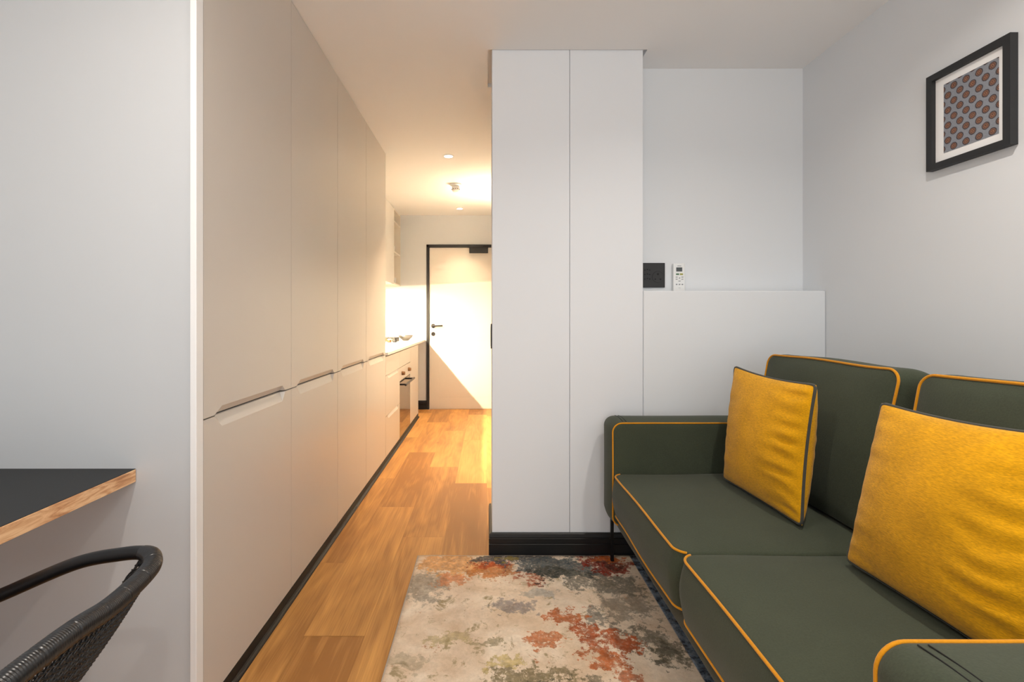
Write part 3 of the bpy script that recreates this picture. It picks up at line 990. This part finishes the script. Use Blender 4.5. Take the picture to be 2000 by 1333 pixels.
# ------------------------------------------------------------------ wall socket, remote, picture
sy = YW - 0.001
t_ = thing('wall_socket', 'black square wall socket plate beside the white column above the ledge', 'socket', (0.866, YW, 1.382))
pl = link('face_plate', B(0.800, 0.9305, YW - 0.010, sy, 1.318, 1.4465, bev=0.002), 'socket_black', t_)
fy = YW - 0.0105
def hole(x, z, r):
    return lathe(bmesh.new(), [(0, -.0006), (r, -.0006), (r, .0002), (0, .0002)], (x, fy, z), 'Y', 16)
link('outlet', lathe(bmesh.new(), [(0, -.0012), (.0285, -.0012), (.030, 0), (0, 0)], (0.893, fy + 0.0006, 1.373), 'Y', 32), 'socket_black', t_)
for (x, z, r) in ((0.893, 1.388, .0052), (0.879, 1.361, .0040), (0.906, 1.361, .0040)):
    link('pin_hole', lathe(bmesh.new(), [(0, -.0012), (r, -.0012), (r, .0002), (0, .0002)], (x, fy - 0.0008, z), 'Y', 16), 'hole', t_)
for z in (1.409, 1.386, 1.362):
    for x in (0.825, 0.838, 0.850):
        link('pin_hole', hole(x, z + (.003 if x == 0.838 else 0), .0034), 'hole', t_)

t_ = thing('remote_control', 'white air conditioner remote standing upright on the ledge beside the black socket', 'remote control', (1.0, YW - 0.014, 1.2925))
rx0, rx1, ry0, ry1, rz0, rz1 = 0.968, 1.030, YW - 0.024, YW - 0.003, 1.2925, 1.443
link('remote_body', B(rx0, rx1, ry0, ry1, rz0, rz1, bev=0.006, seg=3), 'white_plastic', t_)
link('screen', B(0.983, 1.014, ry0 - 0.0008, ry0 + 0.001, 1.400, 1.4215), 'lcd', t_)
bt = []
def button(x, z, wd, hg, mat):
    link('button', B(x - wd / 2, x + wd / 2, ry0 - 0.0014, ry0 + 0.001, z - hg / 2, z + hg / 2, bev=0.0005, seg=1), mat, t_)
button(0.990, 1.386, 0.016, 0.008, 'btn_green'); button(1.010, 1.386, 0.016, 0.008, 'btn_yellow')
for z in (1.371, 1.360):
    button(0.985, z, 0.010, 0.004, 'btn_grey'); button(1.015, z, 0.010, 0.004, 'btn_grey')
button(1.0, 1.366, 0.006, 0.006, 'btn_grey'); button(1.0, 1.350, 0.011, 0.004, 'btn_grey')
for x in (0.985, 1.0, 1.015):
    button(x, 1.333, 0.008, 0.006, 'btn_grey')
link('marking', B(0.989, 1.009, ry0 - 0.0004, ry0 + 0.001, 1.4275, 1.4310), 'btn_grey', t_)
link('marking', B(0.995, 1.006, ry0 - 0.0004, ry0 + 0.001, 1.3140, 1.3155), 'btn_grey', t_)

PY0, PY1, PZ0, PZ1 = 1.4625, 1.743, 1.700, 2.049
PX = 1.630
t_ = thing('picture_frame', 'black framed print of rust and grey rings on the right wall', 'picture', (XR, 1.603, 1.70))
bm = bmesh.new()
fwid = 0.022
def mitre(bm, y0, y1, z0, z1, wdt, x0, x1):
    o = [(y0, z0), (y1, z0), (y1, z1), (y0, z1)]
    i = [(y0 + wdt, z0 + wdt), (y1 - wdt, z0 + wdt), (y1 - wdt, z1 - wdt), (y0 + wdt, z1 - wdt)]
    V = lambda x, p: bm.verts.new((x, p[0], p[1]))
    of, ob = [V(x0, p) for p in o], [V(x1, p) for p in o]
    nf, nb = [V(x0, p) for p in i], [V(x1, p) for p in i]
    for k in range(4):
        j = (k + 1) % 4
        bm.faces.new((of[k], of[j], nf[j], nf[k])); bm.faces.new((ob[k], ob[j], nb[j], nb[k]))
        bm.faces.new((of[k], of[j], ob[j], ob[k])); bm.faces.new((nf[k], nf[j], nb[j], nb[k]))
mitre(bm, PY0, PY1, PZ0, PZ1, fwid, PX, XR - 0.001)
link('frame', bm, 'frame_black', t_)
link('mat_board', B(1.645, 1.649, PY0 + fwid, PY1 - fwid, PZ0 + fwid, PZ1 - fwid), 'print_mat', t_)
link('print', B(1.6442, 1.6449, 1.508, 1.690, 1.751, 1.998), 'print', t_)

# ------------------------------------------------------------------ desk
DX0, DX1, DY0, DY1 = -1.80, -0.982, 0.22, 1.3135
t_ = thing('desk', 'black-topped desk with raw wood edges fixed against the grey wall', 'desk', (-1.4, 0.8, 0))
link('desk_top', B(DX0, DX1 - 0.001, DY0 + 0.001, DY1, 0.7345, 0.7360), 'laminate', t_)
link('edge_board', B(DX0, DX1, DY0, DY1, 0.6995, 0.7344, bev=0.0008, seg=1), 'pine', t_)
for y in (0.27, 1.25):
    for x in (-1.76, -1.50):
        link('leg', B(x - .02, x + .02, y - .02, y + .02, 0, 0.6994), 'black_metal', t_)

# ------------------------------------------------------------------ chair
def chair():
    t_ = thing('woven_armchair', 'black woven rattan armchair with a curved tubular back rail beside the desk', 'chair', (-0.88, 0.63, 0))
    yc = 0.63
    half = [(-1.10, 0.268, 0.455), (-1.085, 0.272, 0.535), (-1.02, 0.275, 0.590), (-0.939, 0.276, 0.622), (-0.795, 0.276, 0.683),
            (-0.705, 0.275, 0.702), (-0.652, 0.265, 0.709), (-0.622, 0.243, 0.707), (-0.606, 0.205, 0.703), (-0.594, 0.113, 0.702),
            (-0.588, 0.04, 0.712)]
    ctrl = [(x, yc + dy, z) for x, dy, z in half] + [(x, yc - dy, z) for x, dy, z in half[::-1]]
    path = spline(ctrl, 34)
    m = len(path)
    # arms are bare tube, the curved back is bound with cord
    cut = [i for i, p in enumerate(path) if p.x > -0.66]
    a, b = cut[0], cut[-1]
    bm = tube(bmesh.new(), path, 0.0125, 14)
    link('arm_rail', bm, 'black_metal', t_, True)
    back = path[a:b + 1]
    dense, step = [back[0]], 0.00085
    acc = 0.0
    for i in range(len(back) - 1):
        d_ = (back[i + 1] - back[i]).length
        while acc + step <= d_:
            acc += step
            dense.append(back[i].lerp(back[i + 1], acc / d_))
        acc -= d_
    nd = len(dense)
    def rad(i):
        e_ = min(i, nd - 1 - i) * step
        return 0.0128 + 0.0030 * min(1, e_ / 0.03) + 0.00035 * math.sin(i * step / 0.0034 * 2 * PI) - (0.0009 if (i * step) % 0.052 < 0.002 else 0)
    bm = tube(bmesh.new(), dense, rad, 16)
    link('cord_binding', bm, 'rope', t_, True)
    # woven back: surface from the bound rail down to the seat ring
    def seat_pt(u):           # u 0..1 round the rear half of the seat
        ang = PI * (0.5 - u)
        return Vector((-0.90 + 0.165 * max(0, math.cos(ang)) ** 0.7, yc + 0.225 * math.sin(ang), 0.45))
    n = len(back)
    def surf(u, v):
        f = u * (n - 1)
        i = min(int(f), n - 2)
        top = back[i].lerp(back[i + 1], f - i) + Vector((0, 0, -0.010))
        bot = seat_pt(0.03 + 0.94 * u)
        p = top.lerp(bot, v)
        p.x += 0.012 * math.sin(PI * v)
        return p
    bm = bmesh.new()
    NU, NV = 62, 24
    for i in range(NU + 1):                       # slanted uprights, in pairs
        for s in (-1, 1):
            pts = []
            for j in range(NV * 2 + 1):
                v = j / (NV * 2)
                u = min(1, max(0, i / NU + s * 0.010 * math.sin(v * 9 * PI)))
                p = surf(u, v)
                p.x += 0.0018 * s * math.cos(v * 9 * PI)
                pts.append(p)
            tube(bm, pts, 0.0015, 5, caps=False)
    for j in range(1, NV):
        for q in (0, 1):
            pts = []
            for i in range(NU * 2 + 1):
                u = i / (NU * 2)
                p = surf(u, (j + q * 0.26) / NV)
                p.x += 0.0024 * (1 if (i + j + q) % 2 else -1)
                pts.append(p)
            tube(bm, pts, 0.0015, 5, caps=False)
    link('woven_back', bm, 'rope', t_, True)
    # seat: ring and woven pad
    ring = [(-0.93 + 0.195 * math.copysign(abs(math.cos(a)) ** 0.7, math.cos(a)), yc + 0.228 * math.copysign(abs(math.sin(a)) ** 0.7, math.sin(a)), 0.445) for a in [2 * PI * k / 72 for k in range(72)]]
    link('seat_ring', tube(bmesh.new(), ring, 0.013, 10, closed=True), 'black_metal', t_, True)
    bm = bmesh.new()
    for k in range(-24, 25):
        y = yc + k * 0.009
        h = 0.19 * max(0.05, 1 - abs(k * 0.009 / 0.228) ** 2.8) ** (1 / 2.8)
        tube(bm, [(-0.93 + h * (q / 20.0 * 2 - 1), y, 0.447 + 0.002 * (1 if (q + k) % 2 else -1)) for q in range(21)], 0.0042, 6)
    link('seat', bm, 'rope', t_, True)
    for (x, dy, tx, tdy) in ((-1.10, 0.268, -1.13, 0.29), (-1.10, -0.268, -1.13, -0.29), (-0.76, 0.20, -0.70, 0.25), (-0.76, -0.20, -0.70, -0.25)):
        bm = tube(bmesh.new(), [(x, yc + dy, 0.455), (x * .5 + tx * .5, yc + (dy + tdy) / 2, 0.225), (tx, yc + tdy, 0.004)], 0.011, 10)
        lathe(bm, [(0, 0), (.014, 0), (.014, .01), (0, .01)], (tx, yc + tdy, 0.0), 'Z', 12)
        link('leg', bm, 'black_metal', t_, True)
    for s in (-1, 1):
        link('seat_brace', tube(bmesh.new(), [(-1.10, yc + s * .268, .445), (-0.95, yc + s * .232, .445)], .009, 8), 'black_metal', t_, True)
chair()

# ------------------------------------------------------------------ rug
bm = bmesh.new()
NX, NY = 60, 80
RX0, RX1, RY0, RY1 = -0.335, 0.90, 0.25, 2.270
grid = []
for i in range(NX + 1):
    row = []
    for j in range(NY + 1):
        x = RX0 + (RX1 - RX0) * i / NX
        y = RY0 + (RY1 - RY0) * j / NY
        z = 0.010 + 0.0015 * noise.noise(Vector((x * 5, y * 5, 0)))
        if j > NY - 4:
            z += 0.004 * max(0, noise.noise(Vector((x * 6, 3.0, 0)))) * (j - NY + 4) / 4
        row.append(bm.verts.new((x + 0.003 * noise.noise(Vector((y * 4, 1, 0))), y + 0.004 * noise.noise(Vector((x * 5, 7, 0))), z)))
    grid.append(row)
for i in range(NX):
    for j in range(NY):
        bm.faces.new((grid[i][j], grid[i + 1][j], grid[i + 1][j + 1], grid[i][j + 1]))
edge = [e for e in bm.edges if e.is_boundary]
r = bmesh.ops.extrude_edge_only(bm, edges=edge)
for v in [v for v in r['geom'] if isinstance(v, bmesh.types.BMVert)]:
    v.co.z = 0.0005
tag(link('rug', bm, 'rug', None, True), 'low-pile abstract rug in beige, rust and blue-grey on the wood floor before the sofa', 'rug')

# ------------------------------------------------------------------ sofa
sofa = thing('sofa', 'olive green two-seat sofa with amber piping against the right wall', 'sofa', (1.05, 1.37, 0))
SX0, SX1 = 0.552, 1.56
IN0, IN1 = 0.673, 2.066          # inner faces of the arms
X, Y, Z = (1, 0, 0), (0, 1, 0), (0, 0, 1)
# seat rail and backrest
cushion('seat_base', sofa, 'sofa_base', ((0.578 + SX1) / 2, 1.37, 0.2645), X, Y, Z, SX1 - 0.578, 1.66, 0.071, 0.03, 0.008, 0, pipe=(), wob=0.001)
cushion('backrest', sofa, 'sofa', (1.478, 1.37, 0.56), Y, Z, (-1, 0, 0), 1.66, 0.60, 0.13, 0.04, 0.02, 0.0, pipe=(), wob=0.002)
# arms: cord round the inner face
AT = 0.162
for (yc, wd, sd) in ((IN1 + AT / 2, (0, -1, 0), 1), (IN0 - AT / 2, (0, 1, 0), 2)):
    arm = cushion('armrest', sofa, 'sofa', ((SX0 + SX1) / 2, yc, 0.468), X, Z, wd, SX1 - SX0, 0.460, AT, 0.045, 0.014, 0.003, 0.003, side=0.006,
                  pipe=(1,), pr=0.0034, seed=sd, wob=0.002)
    for xs in (0.603, 0.618):
        nrm = []
        for k in range(21):
            q = -1 + 2 * k / 20
            v = Vector((xs, yc + q * (AT / 2 - 0.016), 0.698 + 0.006 * math.cos(q * PI / 2 * 0.8)))
            nrm.append(v + noise.noise_vector(v * 3.5 + Vector((sd * 7.3, sd, 0))) * 0.002)
        link('seam', tube(bmesh.new(), nrm, 0.0012, 6), 'hole', arm, True)
# seat cushions
SM = 1.358
for (ya, yb, sd) in ((SM + 0.001, IN1 - 0.002, 3), (IN0 + 0.002, SM - 0.001, 4)):
    cushion('seat_cushion', sofa, 'sofa', ((0.552 + 1.262) / 2, (ya + yb) / 2, 0.388), X, Y, Z, 0.71, yb - ya, 0.176, 0.050, 0.012, 0.020, 0.0,
            side=0.012, pipe=(1, -1), pr=0.0038, seed=sd, wob=0.006, keep=lambda u, v: u < -0.355 + 0.036)
# back cushions
th = math.radians(11.5)
n_ = Vector((-math.cos(th), 0, math.sin(th)))
h_ = Vector((math.sin(th), 0, math.cos(th)))
for (ya, yb, sd) in ((1.402, IN1 - 0.012, 5), (IN0 + 0.012, 1.335, 6)):
    c = Vector((1.182, (ya + yb) / 2, 0.754)) - n_ * 0.075
    cushion('back_cushion', sofa, 'sofa', c, Y, h_, n_, yb - ya, 0.515, 0.15, 0.045, 0.014, 0.035, 0.0,
            side=0.012, pipe=(1,), pr=0.0042, seed=sd, wob=0.008, keep=lambda u, v: v > -0.2575 + 0.06)
for (x, y, zb) in ((0.590, 2.215, 0.0135), (0.590, 0.535, 0.0135), (1.52, 2.215, 0.0), (1.52, 0.535, 0.0)):
    link('leg', B(x - .007, x + .007, y - .008, y + .008, zb, 0.232, bev=0.001, seg=1), 'black_metal', sofa)

# ------------------------------------------------------------------ throw pillows
def pillow(label, BL, BR, TL, TR, thick, seed, ears=0.02):
    """corner seams given as points; faces -X"""
    t_ = thing('throw_pillow', label, 'pillow', tuple((Vector(BL) + Vector(BR)) / 2), 'mustard throw pillows on the sofa')
    BL, BR, TL, TR = map(Vector, (BL, BR, TL, TR))
    nrm = (BR - BL).cross(TL - BL).normalized()
    if nrm.x > 0:
        nrm = -nrm
    N = 64
    def seam(s, t):
        # sides drawn in between the corners
        k = 0.030
        ds = -k * (1 - (2 * t - 1) ** 2) * (2 * s - 1)
        dt = -k * (1 - (2 * s - 1) ** 2) * (2 * t - 1)
        if t < 0.5:
            dt *= 0.3
        s, t = s + ds, t + dt
        return BL * (1 - s) * (1 - t) + BR * s * (1 - t) + TL * (1 - s) * t + TR * s * t
    def pt(s, t, side):
        a, b = 2 * s - 1, 2 * t - 1
        h = thick / 2 * (1.0 if side > 0 else 1.12) * (max(0, 1 - a ** 2) ** (0.52 if side > 0 else 0.3)) * (max(0, 1 - b ** 2) ** 0.52)
        # creases that run in from the side edges
        e = max(0.0, abs(a) - 0.25) / 0.75
        w = math.sin(b * 26 + 3.0 * noise.noise(Vector((a * 2.2, b * 1.3, seed))) + 2 * a + seed)
        w2 = noise.noise(Vector((a * 1.6, b * 9.0 + seed, seed * 3.1)))
        m = math.sin(PI * min(1, (1 - abs(a)) * 4) / 2)
        h += (0.0045 * w + 0.011 * w2) * e * m * (1 if side > 0 else .4) * (1 if a > 0 else 0.35) * min(1, (1 - abs(b)) * 8)
        h += 0.004 * noise.noise(Vector((a * 2.2, b * 2.2, seed + 9))) * (1 - a ** 2) * (1 - b ** 2)
        return seam(s, t) + nrm * h * side
    bm = bmesh.new()
    def par(i):
        return 0.5 - 0.5 * math.cos(PI * i / N)
    F = [[bm.verts.new(pt(par(i), par(j), 1)) for j in range(N + 1)] for i in range(N + 1)]
    K = [[F[i][j] if i in (0, N) or j in (0, N) else bm.verts.new(pt(par(i), par(j), -1)) for j in range(N + 1)] for i in range(N + 1)]
    for i in range(N):
        for j in range(N):
            bm.faces.new((F[i][j], F[i + 1][j], F[i + 1][j + 1], F[i][j + 1]))
            q = [K[i][j], K[i][j + 1], K[i + 1][j + 1], K[i + 1][j]]
            if len(set(q)) == 4 and not all(v in (F[i][j], F[i][j + 1], F[i + 1][j + 1], F[i + 1][j]) for v in q):
                bm.faces.new(q)
    body = link('pillow_cover', bm, 'mustard', t_, True)
    L = [seam(i / 40, 0) for i in range(40)] + [seam(1, i / 40) for i in range(40)] + [seam(1 - i / 40, 1) for i in range(40)] + [seam(0, 1 - i / 40) for i in range(40)]
    # round the corners of the cord a little
    for _ in range(2):
        L = [(L[i - 1] + L[i] * 2 + L[(i + 1) % len(L)]) / 4 for i in range(len(L))]
    link('piping', tube(bmesh.new(), L, 0.0048, 8, closed=True), 'green_piping', body, True)
    z0 = seam(0.97, 0.0)
    link('zip_pull', B(z0.x - .003, z0.x + .003, z0.y - .002, z0.y + .010, z0.z - .004, z0.z + .012, bev=0.001, seg=1), 'steel', body)
    return t_
pillow('square mustard pillow with dark green piping, the farther one beside the far armrest',
       (0.965, 1.915, 0.506), (0.990, 1.475, 0.505), (1.035, 1.960, 0.956), (1.045, 1.490, 0.945), 0.135, 1.0)
pillow('square mustard pillow with dark green piping, the nearer one beside the near armrest',
       (0.972, 1.268, 0.505), (0.985, 0.830, 0.506), (1.076, 1.279, 0.926), (1.080, 0.842, 0.940), 0.150, 4.0)
